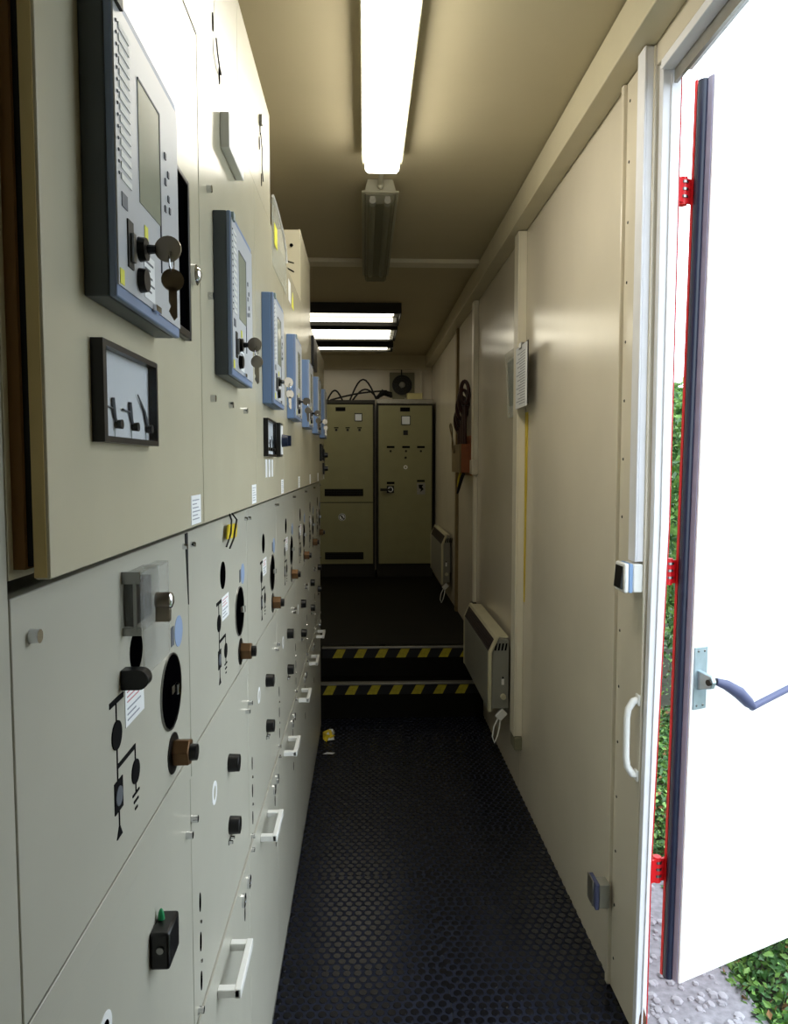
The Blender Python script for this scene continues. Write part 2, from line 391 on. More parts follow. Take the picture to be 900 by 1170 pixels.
def meter(parent, k, s=0.098):
    z0, z1 = 1.4985, 1.581; w = 0.156; d = 0.010
    mt = obj('position_meter', lambda: MB().box(UP, UP + d, 0, 0.008, z0, z1).box(UP, UP + d, w - 0.005, w, z0, z1).box(UP, UP + d, 0.008, w - 0.005, z1 - 0.005, z1).box(UP, UP + d, 0.008, w - 0.005, z0, z0 + 0.005),
             'black_plastic', parent, (0, s, 0), key='meterframe', label='black-framed indicator window with three switch symbols')
    obj('meter_dial', lambda: B(UP, UP + 0.002, 0.008, w - 0.005, z0 + 0.005, z1 - 0.005), 'meter_face', mt, key='meterdial')
    obj('cover_glass', lambda: B(UP + 0.0085, UP + 0.0093, 0.008, w - 0.005, z0 + 0.005, z1 - 0.005), 'glass', mt, key='meterglass')
    for i, d_ in enumerate((0.050, 0.096, 0.141)):
        x = UP + 0.0035
        obj('pointer', lambda: (MB().tube([(x, -0.002, 1.517), (x, -0.006, 1.521), (x, -0.009, 1.530), (x, -0.009, 1.537)], [0.0012, 0.0018, 0.0022, 0.0016], 6).tube([(x, -0.030, 1.529), (x, -0.009, 1.528)], 0.0010, 6)) if i < 2 else
            MB().tube([(x, -0.002, 1.517), (x, -0.006, 1.524), (x, -0.010, 1.531), (x, -0.030, 1.546)], [0.0012, 0.002, 0.0016, 0.0006], 6), 'keypad_print', mt, (0, d_, 0), key=('mptr', i == 2))
        obj('control_knob', lambda: C((UP + 0.002, 0.0, 1.515), (UP + 0.0082, 0.0, 1.515), 0.0036, 0.0042, 12), 'black_plastic', mt, (0, d_, 0), key='mknob')
        obj('pole_line', lambda: B(UP + 0.002, UP + 0.0023, -0.0006, 0.0006, 1.504, 1.515), 'zinc', mt, (0, d_ - 0.002, 0), key='mpole')
    return mt
def mimic(parent, key):
    x = 0.0008
    m = MB(); m.box(0, x, -0.018, 0.022, 1.2500, 1.2555).box(0, x, -0.0010, 0.0010, 1.166, 1.252)
    obj('mimic_bus', m, 'black_print', parent, (0, 0.205, 0), key=key + 'a')
    obj('switch_symbol', lambda: C((0, 0, 0), (0.0012, 0, 0), 0.0142, n=22), 'black_print', parent, (0, 0.205, 1.219), key=key + 'b')
    m = MB(); m.box(0, x, 0.0, 0.056, 1.1850, 1.1895).box(0, x, 0.0540, 0.0560, 1.137, 1.187)
    for i, hw in enumerate((0.011, 0.0075, 0.004)): m.box(0, x, 0.055 - hw, 0.055 + hw, 1.136 - i * 0.008, 1.1385 - i * 0.008)
    obj('earth_branch', m, 'black_print', parent, (0, 0.205, 0), key=key + 'c')
    obj('switch_symbol', lambda: C((0, 0, 0), (0.0012, 0, 0), 0.0128, n=22), 'black_print', parent, (0, 0.260, 1.160), key=key + 'd')
    obj('breaker_symbol', lambda: B(0, x, -0.012, 0.012, 1.143, 1.174), 'black_print', parent, (0, 0.207, 0), key=key + 'e')
    obj('breaker_window', lambda: C((x, 0, 0), (x + 0.0006, 0, 0), 0.0095, n=20), 'keypad_print', parent, (0, 0.207, 1.158), key=key + 'f')
    m = MB(); m.box(0, x, -0.001, 0.001, 1.128, 1.143).prism([(-0.008, 1.117), (0.008, 1.117), (0, 1.13)], 'x', 0, x)
    obj('cable_symbol', m, 'black_print', parent, (0, 0.207, 0), key=key + 'g')
def screw(parent, s, z, x=0.0, r=0.0055, h=0.008):
    obj('screw', lambda: C((0, 0, 0), (h, 0, 0), r, r * 0.92, 12), 'chrome', parent, (x, s, z), key=('scr', r, h))
LABELS = [
    'cream switchgear panel nearest the camera, with a clear lock cover on its front',
    'second switchgear panel from the camera, below the yellow tag',
    'third switchgear panel from the camera, with a framed meter and black selector switch',
    'fourth switchgear panel from the camera, with its relay door lit by the rear lamps',
    'fifth switchgear panel from the camera, under the boxed cable riser',
    'sixth switchgear panel from the camera, second from the steps',
    'last switchgear panel of the row, beside the hazard-taped steps']
panels = []
for k in range(7):
    p = thing('switchgear_panel', LABELS[k], 'switchgear', (XL, Y0 + k * PW, 0), group='switchgear panels in a row')
    panels.append(p)
    g = 0.0015
    obj('lower_body', lambda: B(-0.76, -0.012, 0.0005, PW - 0.0005, 0.0, 1.372), 'lower_paint', p, key='lbody')
    obj('upper_body', lambda: B(-0.45, 0.0, 0.0005, PW - 0.0005, 1.4015, 2.040), 'cabinet_paint', p, key='ubody')
    if k == 0:
        obj('door_frame_edge', B(0.0, 0.008, 0.008, PW - 0.01, 1.408, 2.036), 'shaded_frame_brown', p)  # edge of the frame, coloured brown for the shade on it
        obj('door_gasket', B(0.008, 0.0125, 0.012, PW - 0.012, 1.410, 2.034), 'black_rubber', p)
        d = obj('upper_door', B(0.0125, UP, 0.012, PW - g, 1.4005, 2.038), 'cabinet_paint', p, bevel=0.0012)
        obj('door_return', B(0.0125, UP - 0.002, 0.0110, 0.012, 1.402, 2.036), 'warm_shade_paint', p)
    else:
        d = obj('upper_door', lambda: B(0.0, UP, g, PW - g, 1.4005, 2.0408), 'cabinet_paint', p, key='udoor', bevel=0.0006)
    obj('middle_cover', lambda: B(-0.012, 0.0, g, PW - g, 1.0835, 1.389), 'lower_paint', p, key='mcover', bevel=0.001)
    obj('lower_cover', lambda: B(-0.012, -0.002, g, PW - g, 0.679, 1.0805), 'lower_paint', p, key='lcover', bevel=0.001)
    obj('cover_band', lambda: B(-0.002, 0.0, g, PW - g, 1.048, 1.0805), 'lower_paint', p, key='lband', bevel=0.0008)
    obj('bottom_cover', lambda: B(-0.012, -0.003, g, PW - g, 0.035, 0.675), 'lower_paint', p, key='bcover', bevel=0.001)
    obj('cover_lip', lambda: B(-0.003, 0.0005, g, PW - g, 0.668, 0.6755), 'lower_paint', p, key='blip', bevel=0.0005)
    obj('base_rail', lambda: B(-0.012, -0.006, g, PW - g, 0.0005, 0.034), 'aluminium', p, key='brail')
    # --- middle cover fittings
    mimic(p, 'mm')
    obj('drive_opening', lambda: C((-0.004, 0, 0), (0.0006, 0, 0), 0.0465, n=32), 'dark_hole', p, (0, 0.405, 1.200), key='bighole')
    obj('drive_rim', lambda: MB().ring((0.0, 0, 0), (1, 0, 0), 0.0455, 0.0475, 0.002, 32), 'steel', p, (0, 0.405, 1.200), key='bigrim')
    obj('drive_shaft', lambda: B(0.0006, 0.012, -0.004, 0.004, -0.006, 0.006).box(0.0006, 0.006, -0.011, 0.011, -0.005, 0.005), 'chrome', p, (0, 0.400, 1.205), key='shaft')
    obj('nut_plate', lambda: C((0, 0, 0), (0.0015, 0, 0), 0.0255, n=28), 'black_plastic', p, (0, 0.410, 1.120), key='nutpl')
    nk = obj('hex_knob', lambda: C((0.0015, 0, 0), (0.0215, 0, 0), 0.0175, n=6, ph=0.26), 'brass_brown', p, (0, 0.412, 1.120), key='hexnut', bevel=0.0012, label='brown brass hexagonal actuator knob')
    obj('knob_tip', lambda: C((0.0215, 0, 0), (0.030, 0, 0), 0.0105, 0.0100, 16), 'black_plastic', nk, key='hextip')
    obj('blue_dot', lambda: C((0, 0, 0), (0.0006, 0, 0), 0.020, n=24), 'blue_sticker', p, (0, 0.448, 1.266), key='bluedot')
    obj('rating_mark', lambda: B(0, 0.0006, 0.410, 0.424, 1.254, 1.278), 'keypad_print', p, key='ratmark')
    if k:
        obj('round_opening', lambda: C((-0.004, 0, 0), (0.0006, 0, 0), 0.0235, n=26), 'dark_hole', p, (0, 0.245, 1.293), key='rhole')
    obj('warning_label', lambda: B(0, 0.0006, 0.232, 0.294, 1.216, 1.256), 'white_label', p, key='wlabel')
    rows('warning_text', p, 0.0006, 0.238, 0.288, 1.238, 1.253, 3, 'soft_red', 'wtxt'); rows('small_text', p, 0.0006, 0.238, 0.288, 1.219, 1.236, 3, 'soft_ink', 'wtxt2')
    if k == 0: screw(p, 0.030, 1.357, r=0.0055, h=0.007)
    else: screw(p, 0.020, 1.370, r=0.004, h=0.006)
    screw(p, 0.480, 1.372, r=0.004, h=0.006)
    # --- lower cover fittings
    for z in ((0.836,) if k == 0 else (0.950, 0.836)):
        kb = obj('rotary_switch', lambda: C((-0.002, 0, 0), (0.017, 0, 0), 0.0160, 0.0150, 22), 'black_plastic', p, (0, 0.287, z), key='rotary', bevel=0.0008)
    obj('position_label', lambda: B(-0.002, -0.0010, 0.272, 0.306, 0.806, 0.814), 'dark_metal', p, key='poslab')
    for ds in (0.276, 0.294): screw(p, ds, 0.810, -0.001, 0.0035, 0.006)
    obj('sticker_ring', lambda: MB().ring((-0.002, 0, 0), (1, 0, 0), 0.011, 0.0185, 0.0006, 26), 'white_label', p, (0, 0.160, 0.953), key='stick')
    obj('sticker_centre', lambda: C((-0.002, 0, 0), (-0.0016, 0, 0), 0.011, n=22), 'dark_hole' if k == 0 else 'lower_paint', p, (0, 0.160, 0.953), key=('stickc', k == 0))
    for z in (0.840, 0.780, 0.720):
        def slot():
            return MB().prism([(0.0055 * math.cos(t), 0.0145 * math.sin(t)) for t in [2 * math.pi * i / 20 for i in range(20)]], 'x', -0.003, -0.0014)
        obj('test_slot', slot, 'dark_hole', p, (0, 0.046, z), key='tslot')
    for z in (0.810, 0.750): screw(p, 0.047, z, -0.002, 0.003, 0.002)
    screw(p, 0.005, 0.986, -0.002, 0.0055, 0.009); screw(p, 0.478, 0.979, -0.002, 0.0055, 0.009)
    screw(p, 0.026, 0.690, -0.002, 0.0055, 0.008); screw(p, 0.016, 0.665, -0.002, 0.0055, 0.008)
    # --- bottom cover: horizontal pull and sockets
    def pull():
        m = MB(); m.box(-0.003, 0.034, 0.160, 0.175, 0.606, 0.620).box(-0.003, 0.034, 0.278, 0.293, 0.606, 0.620).box(0.025, 0.036, 0.160, 0.293, 0.605, 0.621); return m
    obj('pull_handle', pull, 'white_plastic', p, key='pull', bevel=0.0015, label='white horizontal pull handle')
    for s_ in (0.418, 0.484):
        so = obj('test_socket', lambda: MB().ring((-0.003, 0, 0), (1, 0, 0), 0.008, 0.0135, 0.005, 20), 'chrome', p, (0, s_, 0.616), key='sock')
        obj('socket_core', lambda: MB().dome((-0.003, 0, 0), (1, 0, 0), 0.008, 0.006, 12, 3), 'chrome', so, key='sockc')
    for (s_, z) in ((0.440, 0.574), (0.452, 0.455)):
        obj('vent_slot', slot, 'dark_hole', p, (-0.001, s_, z), key='tslot')
    # --- upper door fittings
    relay(p, k)
    obj('asset_label', lambda: B(UP, UP + 0.0006, 0.430, 0.484, 1.404, 1.441), 'white_label', p, key='alabel')
    rows('label_text', p, UP + 0.0006, 0.437, 0.478, 1.408, 1.437, 6, 'soft_ink', 'altxt')
p1, p2, p3, p4, p5, p6, p7 = panels
for p, k in ((p1, 0), (p3, 2), (p7, 6)): meter(p, k)
# panel 1 extras
bf = obj('black_window', MB().box(UP, UP + 0.008, 0.295, 0.302, 1.630, 1.818).box(UP, UP + 0.008, 0.408, 0.416, 1.630, 1.818).box(UP, UP + 0.008, 0.302, 0.408, 1.812, 1.818).box(UP, UP + 0.008, 0.302, 0.408, 1.630, 1.640), 'black_plastic', p1, bevel=0.001, label='black framed dark display window')
obj('window_pane', B(UP, UP + 0.003, 0.302, 0.408, 1.640, 1.812), 'dark_hole', bf)
lk = obj('door_lock', C((UP, 0, 0), (UP + 0.006, 0, 0), 0.013, n=20), 'chrome', p1, (0, 0.458, 1.720), label='round chrome door lock')
obj('lock_cap', MB().dome((UP + 0.006, 0, 0), (1, 0, 0), 0.010, 0.006, 16, 4), 'chrome', lk)
obj('cover_sheet', B(0.012, 0.0145, 0.255, 0.352, 1.262, 1.370), 'acrylic', p1, label='clear acrylic lock cover')
obj('cover_top', B(0.0005, 0.0120, 0.303, 0.352, 1.367, 1.370), 'acrylic', p1)
obj('lock_block', B(0.0, 0.0175, 0.232, 0.302, 1.313, 1.372), 'acrylic', p1, bevel=0.001)
obj('block_core', B(0.0, 0.0100, 0.236, 0.298, 1.318, 1.362), 'black_plastic', p1, bevel=0.001)
obj('block_frame', MB().box(0.0, 0.0178, 0.2305, 0.2335, 1.362, 1.374).box(0.0, 0.0178, 0.2305, 0.2335, 1.310, 1.318).box(0.0112, 0.0140, 0.2295, 0.2330, 1.314, 1.364), 'steel', p1)
lc = obj('lock_cylinder', MB().cyl((0.015, 0.296, 1.334), (0.031, 0.296, 1.334), 0.0088, n=20).box(0.015, 0.030, 0.2915, 0.3005, 1.311, 1.332), 'key_metal', p1, bevel=0.0006, label='brass profile lock cylinder')
obj('cylinder_face', MB().dome((0.031, 0.296, 1.334), (1, 0, 0), 0.0088, 0.003, 16, 3), 'chrome', lc)
obj('round_opening', C((-0.004, 0, 0), (0.0006, 0, 0), 0.0215, n=26), 'dark_hole', p1, (0, 0.272, 1.285))
obj('lever_tab', MB().prism([(0.0, -0.010)] + [(0.017 + 0.010 * math.cos(t), 0.010 * math.sin(t)) for t in [-math.pi / 2 + math.pi * i / 10 for i in range(11)]] + [(0.0, 0.010)], 'y', 0, 0.016), 'black_plastic', p1, (0, 0.220, 1.268), bevel=0.001, label='black rounded lever tab')
obj('dark_gap_wedge', MB().prism([(0.490, 1.388), (0.5035, 1.388), (0.5035, 1.290), (0.5028, 1.290)], 'x', -0.001, 0.0012), 'black_rubber', p1, label='black tapering wedge drawn as the dark gap in the joint')  # black wedge standing in for the shaded gap between the covers
bx_ = obj('lamp_box', B(-0.002, 0.020, 0.302, 0.348, 0.912, 0.955), 'black_plastic', p1, bevel=0.003, label='black indicator box with green light')
obj('box_screw', C((0, 0, 0), (0, -0.002, 0), 0.004, n=12), 'steel', bx_, (0.010, 0.302, 0.936))
obj('green_tip', MB().dome((0.004, 0.330, 0.955), (0, 0, 1), 0.004, 0.013, 12, 4), 'green_light', bx_)
# panel 2 extras
for (s_, z) in ((0.052, 1.862), (0.052, 1.716), (0.058, 1.574), (0.200, 1.576), (0.345, 1.577)): screw(p2, s_, z, UP, 0.0055, 0.007)
nb = obj('nameplate_box', B(UP, UP + 0.014, 0.155, 0.290, 1.961, 2.014), 'white_plastic', p2, bevel=0.0015, label='raised white nameplate box')
# panel 3 extras
ss = obj('selector_switch', B(UP, UP + 0.010, 0.335, 0.385, 1.500, 1.584), 'black_plastic', p3, bevel=0.001, label='black selector switch with round knob')
obj('selector_plate', B(UP + 0.010, UP + 0.0112, 0.340, 0.380, 1.506, 1.578), 'white_label', ss)
obj('selector_knob', MB().cyl((UP + 0.011, 0.36, 1.540), (UP + 0.026, 0.36, 1.540), 0.016, 0.014, 18).box(UP + 0.026, UP + 0.034, 0.357, 0.363, 1.527, 1.553), 'navy_seal', ss)
for i in range(3): obj('label_strip', lambda: B(UP, UP + 0.0006, 0, 0.028, 1.452, 1.492), 'white_label', p3, (0, 0.125 + i * 0.052, 0), key='lstrip')
# panel 4 extras
obj('white_label', B(UP, UP + 0.0008, 0.16, 0.22, 1.955, 2.015), 'white_label', p4)
obj('warning_triangle', MB().prism([(0.255, 1.955), (0.315, 1.955), (0.285, 2.005)], 'x', UP, UP + 0.0008), 'yellow_note', p4)
# panel 7 extras: two selector switches
for z in (1.53, 1.46):
    s7 = obj('selector_switch', B(UP, UP + 0.010, 0.335, 0.385, z - 0.03, z + 0.03), 'black_plastic', p7)
    obj('selector_knob', C((UP + 0.010, 0.36, z), (UP + 0.028, 0.36, z), 0.014, 0.012, 16), 'black_plastic', s7)
obj('wall_frame', B(UP, UP + 0.012, 0.06, 0.26, 1.885, 2.01), 'black_plastic', p6, label='dark framed device above the relay')
# plain cabinet nearest the camera at the left edge
e = thing('end_cabinet', 'plain cream cabinet at the left edge of the picture', 'cabinet', (XL, -0.30, 0))
obj('cabinet_body', B(-0.76, -0.006, 0, 0.8045, 0.0, 2.04), 'lower_paint', e)
obj('cabinet_front', B(-0.006, 0.0, 0, 0.8045, 0.04, 2.04), 'lower_paint', e, bevel=0.0015)
obj('turn_lock', C((0.0, 0, 0), (0.006, 0, 0), 0.008, 0.007, 14), 'key_metal', e, (0, 0.777, 1.543))
# trunking above panels
def fascia(name, y0, y1, cuts, label, zt=2.285):
    t = thing(name, label, 'cable trunking', (XL + UP, y0, 2.041))
    obj('trunking_body', B(-0.42, -0.006, 0.001, y1 - y0, 0.0, zt - 2.041 - 0.002), 'cabinet_paint', t)
    es = [0] + [c - y0 for c in cuts] + [y1 - y0]
    for a, b in zip(es[:-1], es[1:]):
        obj('cover_plate', B(-0.006, 0.0, a + 0.0010, b - 0.0010, 0.0, zt - 2.041), 'cabinet_paint', t, bevel=0.0005)
    return t
fa = fascia('cable_trunking', -0.30, 1.775, [0.10, 0.62, 1.135, 1.333], 'cream cable trunking on top of the nearest panels')
def keyslot(par, y, z, l=0.022):
    obj('key_slot', lambda: MB().prism([(0.004 * math.cos(t), l * 0.6 * math.sin(t)) for t in [2 * math.pi * i / 16 for i in range(16)]], 'x', 0.0, 0.001), 'dark_hole', par, (0, y, z), key=('ks', l))
for (y, z) in ((1.12, 2.118), (1.165, 2.066), (1.612, 2.185), (1.600, 2.150), (1.625, 2.085)): keyslot(fa, y + 0.30, z - 2.041)
obj('seal_wire', MB().tube([(0.003, 1.43, 0.06), (0.004, 1.435, 0.04), (0.003, 1.455, 0.03), (0.003, 1.465, 0.026)], 0.0012, 6), 'dark_metal', fa)
obj('seal_wire', MB().tube([(0.003, 1.900, 0.13), (0.005, 1.905, 0.10), (0.003, 1.915, 0.07), (0.004, 1.925, 0.04)], 0.0012, 6), 'dark_metal', fa)
obj('seal_clip', B(0.0, 0.006, 1.90, 1.915, 0.150, 0.168), 'steel', fa)
fb = fascia('cable_riser', 2.600, 3.05, [], 'boxed cable riser standing on the fifth panel')
obj('vent_slit', MB().prism([(-0.062, 0.143), (-0.022, 0.132), (-0.022, 0.128), (-0.062, 0.139)], 'y', 0.0, 0.0012), 'dark_hole', fb)
obj('vent_slit', MB().prism([(-0.055, 0.120), (-0.022, 0.103), (-0.022, 0.098), (-0.055, 0.115)], 'y', 0.0, 0.0012), 'dark_hole', fb)
obj('bolt_hole', C((-0.030, 0.0012, 0.19), (-0.030, -0.002, 0.19), 0.006, n=10), 'dark_hole', fb)
# bent clear plastic pocket with a yellow note on panels 3 / 4
pk = thing('document_pocket', 'bent clear plastic pocket with a yellow note at panel top', 'plastic pocket', (XL + UP, 1.79, 1.95))
prof = [(0.0, 0.0)] + [(0.30, 0.0)] + [(0.30 * math.cos(t), 0.085 + 0.075 * math.sin(t)) for t in [math.pi / 2 * i / 10 for i in range(11)]]
obj('pocket_sheet', MB().prism(prof, 'x', 0.001, 0.004), 'clear_sheet', pk)
obj('pocket_edge', MB().tube([(0.0045, u, v) for u, v in prof[2:]], 0.0035, 8), 'white_plastic', pk)
obj('yellow_note', B(0.0045, 0.0055, 0.02, 0.075, 0.055, 0.105), 'yellow_note', pk)
# yellow tag wired to the joint of panel 2
yt = thing('yellow_tag', 'yellow tag on black wire hanging at the second panel joint', 'tag', (XL, 1.300, 1.372))
obj('tag_plate', MB().prism([(-0.045, -0.018), (0.040, -0.022), (0.050, 0.002), (-0.030, 0.006)], 'x', 0.006, 0.010), 'yellow', yt, bevel=0.001)
obj('tag_wire', MB().tube([(0.004, 0.0, 0.024), (0.010, -0.01, 0.012), (0.012, -0.03, -0.010), (0.008, -0.05, -0.030)], 0.0016, 6).tube([(0.004, 0.02, 0.024), (0.012, 0.03, 0.010), (0.012, 0.0, -0.020), (0.008, -0.02, -0.036)], 0.0016, 6), 'black_rubber', yt)
# keys in the relay locks
def key_mb(L=0.020, bow=0.0115, ax='x'):
    """key lying in the x-z plane, blade from 0 towards -x, bow centre at +x"""
    m = MB(); n = 20; th = 0.0011
    prof = []
    c = L * 0.55
    for i in range(n):
        q = math.pi * 0.86 - 2 * math.pi * 0.86 * i / (n - 1)
        prof.append((c + bow * math.cos(q), bow * math.sin(q) * 0.95))
    prof += [(0.0, -0.003), (0.0, 0.003)]
    m.prism(prof, 'y', -th, th); m.box(-0.006, 0.001, -th, th, -0.003, 0.003)
    return m
def key2_mb():
    m = MB(); n = 18; th = 0.0011; bow = 0.0095
    prof = [(bow * math.cos(q), bow * math.sin(q)) for q in [math.radians(250 + 40) + 2 * math.pi * 320 / 360 * i / (n - 1) for i in range(n)]]
    m.prism(prof, 'y', -th, th)
    m.prism([(-0.0034, -0.006), (0.0034, -0.006), (0.0034, -0.031), (0.001, -0.034), (-0.0015, -0.030), (-0.0034, -0.026), (-0.0018, -0.022), (-0.0034, -0.018)], 'y', -th, th)
    return m
KL = ['pair of brass keys in the nearest relay lock', 'pair of keys in the lock of the second relay', 'pair of keys in the lock of the third relay', 'pair of keys in the lock of the fourth relay', 'pair of keys in the lock of the fifth relay', 'pair of keys in the lock of the sixth relay']
for k in range(6):
    q = thing('key_pair', KL[k], 'keys', (XL + 0.0568, Y0 + k * PW + 0.146, 1.663), rot=(0, 0, (-0.1, -0.25, 0.5, 0.2, -0.3, 0.3)[k]), group='keys in relay locks')
    obj('key', key_mb, 'key_metal', q, (0.006, 0, 0), key='key1')
    obj('key_collar', lambda: C((0, 0, 0), (0.007, 0, 0), 0.0042, 0.0035, 10), 'black_plastic', q, key='keycol')
    obj('key_ring', lambda: MB().tube([(0.020, 0.006 * math.sin(t), -0.0105 - 0.008 * math.cos(t)) for t in [2 * math.pi * i / 16 for i in range(16)]], 0.0008, 6, True), 'chrome', q, key='keyring')
    obj('key', key2_mb, 'key_metal', q, (0.0205, 0, -0.026), key='key2', rot=(0, 0, 0.5 if k == 0 else 0.0))
# ================================================================== REAR CABINETS
def rear_cabinet(name, x0, x1, label, right):
    yF = 7.22
    t = thing(name, label, 'cabinet', (x0, yF, Z2)); w = x1 - x0
    obj('cabinet_body', B(0, w, 0.012, YB - yF - 0.005, 0.12, 1.69), 'dark_metal', t)
    obj('plinth', B(0, w, 0.02, YB - yF - 0.005, 0.0, 0.119), 'dark_metal', t)
    if right:
        obj('top_cap', B(0.0, w, -0.006, YB - yF - 0.01, 1.69, 1.735), 'aluminium', t, bevel=0.003)
        d = obj('cabinet_door', B(0.016, w - 0.012, -0.006, 0.012, 0.13, 1.672), 'rear_cabinet_paint', t, bevel=0.003)
        nm = [('dark_nameplate', 0.225, 0.32, 1.615, 1.655, 'black_print'), ('square_meter', 0.235, 0.325, 1.485, 1.575, 'black_plastic'), ('black_button_plate', 0.255, 0.30, 1.388, 1.434, 'black_plastic')]
        for n_, a, b, c, dd, m_ in nm: obj(n_, B(a, b, -0.012, -0.006, c, dd), m_, d)
        obj('meter_face', B(0.242, 0.318, -0.014, -0.012, 1.492, 1.568), 'meter_face', d)
        for a in (0.095, 0.245, 0.39):
            obj('dark_label', B(a, a + 0.075, -0.0075, -0.006, 1.262, 1.282), 'black_print', d)
            obj('pilot_lamp', C((a + 0.037, -0.016, 1.232), (a + 0.037, -0.006, 1.232), 0.011, n=14), 'dark_metal', d)
        obj('lock_ring', MB().ring((0.278, -0.006, 1.076), (0, -1, 0), 0.009, 0.020, 0.006, 20), 'white_plastic', d)
        obj('pilot_lamp', C((0.278, -0.014, 1.168), (0.278, -0.006, 1.168), 0.012, n=14), 'dark_metal', d)
        rs = obj('rotary_handle', B(0.095, 0.165, -0.012, -0.006, 0.825, 0.895), 'black_plastic', d)
        obj('handle_ring', MB().ring((0.13, -0.012, 0.860), (0, -1, 0), 0.017, 0.027, 0.010, 22), 'chrome', rs)
        obj('handle_lever', B(0.03, 0.10, -0.05, -0.035, 0.845, 0.870).box(0.09, 0.13, -0.045, -0.012, 0.85, 0.866), 'dark_metal', rs)
        obj('dark_label', B(0.095, 0.17, -0.0075, -0.006, 0.912, 0.934), 'black_print', d)
        obj('dark_label', B(0.39, 0.465, -0.0075, -0.006, 0.932, 0.952), 'black_print', d)
        sg = obj('lightning_plate', B(0.39, 0.47, -0.009, -0.006, 0.81, 0.92), 'aluminium', d)
        obj('lightning_arrow', MB().prism([(0.405, 0.905), (0.452, 0.905), (0.438, 0.885), (0.456, 0.86), (0.42, 0.835), (0.43, 0.862), (0.41, 0.87)], 'y', -0.0105, -0.009), 'black_print', sg)
    else:
        obj('top_cap', B(0.0, w, -0.006, YB - yF - 0.01, 1.69, 1.725), 'dark_metal', t, bevel=0.003)
        d = obj('upper_door', B(0.014, w - 0.02, -0.006, 0.012, 0.735, 1.682), 'rear_cabinet_paint', t, bevel=0.003)
        d2 = obj('lower_door', B(0.014, w - 0.02, -0.006, 0.012, 0.13, 0.727), 'rear_cabinet_paint', t, bevel=0.003)
        xo = w - 0.50
        obj('dark_nameplate', B(xo + 0.12, xo + 0.215, -0.010, -0.006, 1.618, 1.655), 'black_print', d)
        sm = obj('square_meter', B(xo + 0.302, xo + 0.378, -0.014, -0.006, 1.52, 1.598), 'black_plastic', d)
        obj('meter_face', B(xo + 0.309, xo + 0.371, -0.016, -0.014, 1.527, 1.588), 'meter_face', sm)
        for a in (0.105, 0.215, 0.33):
            obj('dark_label', B(xo + a, xo + a + 0.042, -0.0075, -0.006, 1.452, 1.462), 'black_print', d)
            obj('push_button', B(xo + a + 0.010, xo + a + 0.032, -0.016, -0.006, 1.425, 1.447), 'black_plastic', d)
        for (dd, z0, z1) in ((d, 0.795, 0.865), (d2, 0.175, 0.245)):
            v = obj('vent_panel', B(xo + 0.01, xo + 0.385, -0.009, -0.006, z0, z1), 'black_print', dd)
            for i in range(4): obj('vent_slat', lambda: B(0.01, 0.375, -0.004, 0, 0, 0.006), 'dark_metal', v, (xo + 0.005, -0.009, z0 + 0.008 + i * 0.016), key='vslat')
        pr = obj('prohibition_sign', C((xo + 0.178, -0.0075, 0.590), (xo + 0.178, -0.006, 0.590), 0.036, n=24), 'white_label', d2, label='round white sign with a crossed-out symbol')
        obj('sign_ring', MB().ring((xo + 0.178, -0.0075, 0.590), (0, -1, 0), 0.026, 0.032, 0.0012, 24), 'black_print', pr)
        obj('sign_slash', MB().prism([(xo + 0.156, 0.606), (xo + 0.162, 0.612), (xo + 0.200, 0.574), (xo + 0.194, 0.568)], 'y', -0.0092, -0.0075), 'black_print', pr)
        obj('sign_figure', B(xo + 0.174, xo + 0.182, -0.0088, -0.0075, 0.574, 0.606), 'black_print', pr)
    return t
rear_cabinet('control_cabinet', -0.47, 0.105, 'left olive control cabinet with upper and lower doors by the end wall', False)
rear_cabinet('control_cabinet', 0.125, 0.672, 'right olive control cabinet with a rotary handle, below the fan', True)
# fan on the end wall
fx, fz = 0.392, 2.300
fn = thing('wall_fan', 'square ventilation fan with round black grille on the end wall', 'fan', (fx, YB - 0.003, fz))
obj('fan_plate', B(-0.128, 0.128, -0.012, 0.0, -0.128, 0.128), 'fan_plate', fn, bevel=0.004)
obj('fan_housing', C((0, -0.012, 0), (0, -0.024, 0), 0.102, n=32), 'fan_grille', fn)
for r in (0.04, 0.06, 0.08, 0.10): obj('grille_ring', MB().ring((0, -0.040, 0), (0, -1, 0), r - 0.003, r, 0.004, 28), 'fan_grille', fn)
for i in range(5):
    a = 2 * math.pi * i / 5
    obj('fan_blade', MB().prism([(0.02 * math.cos(a - .5), 0.02 * math.sin(a - .5)), (0.095 * math.cos(a - .1), 0.095 * math.sin(a - .1)), (0.095 * math.cos(a + .5), 0.095 * math.sin(a + .5)), (0.02 * math.cos(a + .5), 0.02 * math.sin(a + .5))], 'y', -0.032, -0.028), 'dark_metal', fn)
obj('fan_hub', MB().dome((0, -0.026, 0), (0, -1, 0), 0.032, 0.018, 18, 4), 'heater_grey', fn)
obj('fan_cable', MB().tube([(-0.005, -0.02, 0.10), (-0.006, -0.02, 0.16), (-0.004, -0.012, 0.172)], 0.006, 8), 'black_rubber', fn)
cd = obj('conduit_pipe', B(0.585, 0.605, YB - 0.022, YB - 0.001, 2.12, 2.452), 'wall_paint'); tag(cd, 'slim conduit on the end wall beside the fan', 'conduit')
cb = thing('junction_box', 'cream junction box on top of the right rear cabinet', 'box', (0.50, 7.40, Z2 + 1.735))
obj('box_body', B(-0.075, 0.075, -0.06, 0.06, 0.0, 0.062), 'cream_box', cb, bevel=0.003); obj('box_lid', B(-0.077, 0.077, -0.062, 0.062, 0.062, 0.070), 'cream_box', cb, bevel=0.002)
cb2 = thing('terminal_box', 'flat grey terminal box beside the cream junction box', 'box', (0.345, 7.42, Z2 + 1.735))
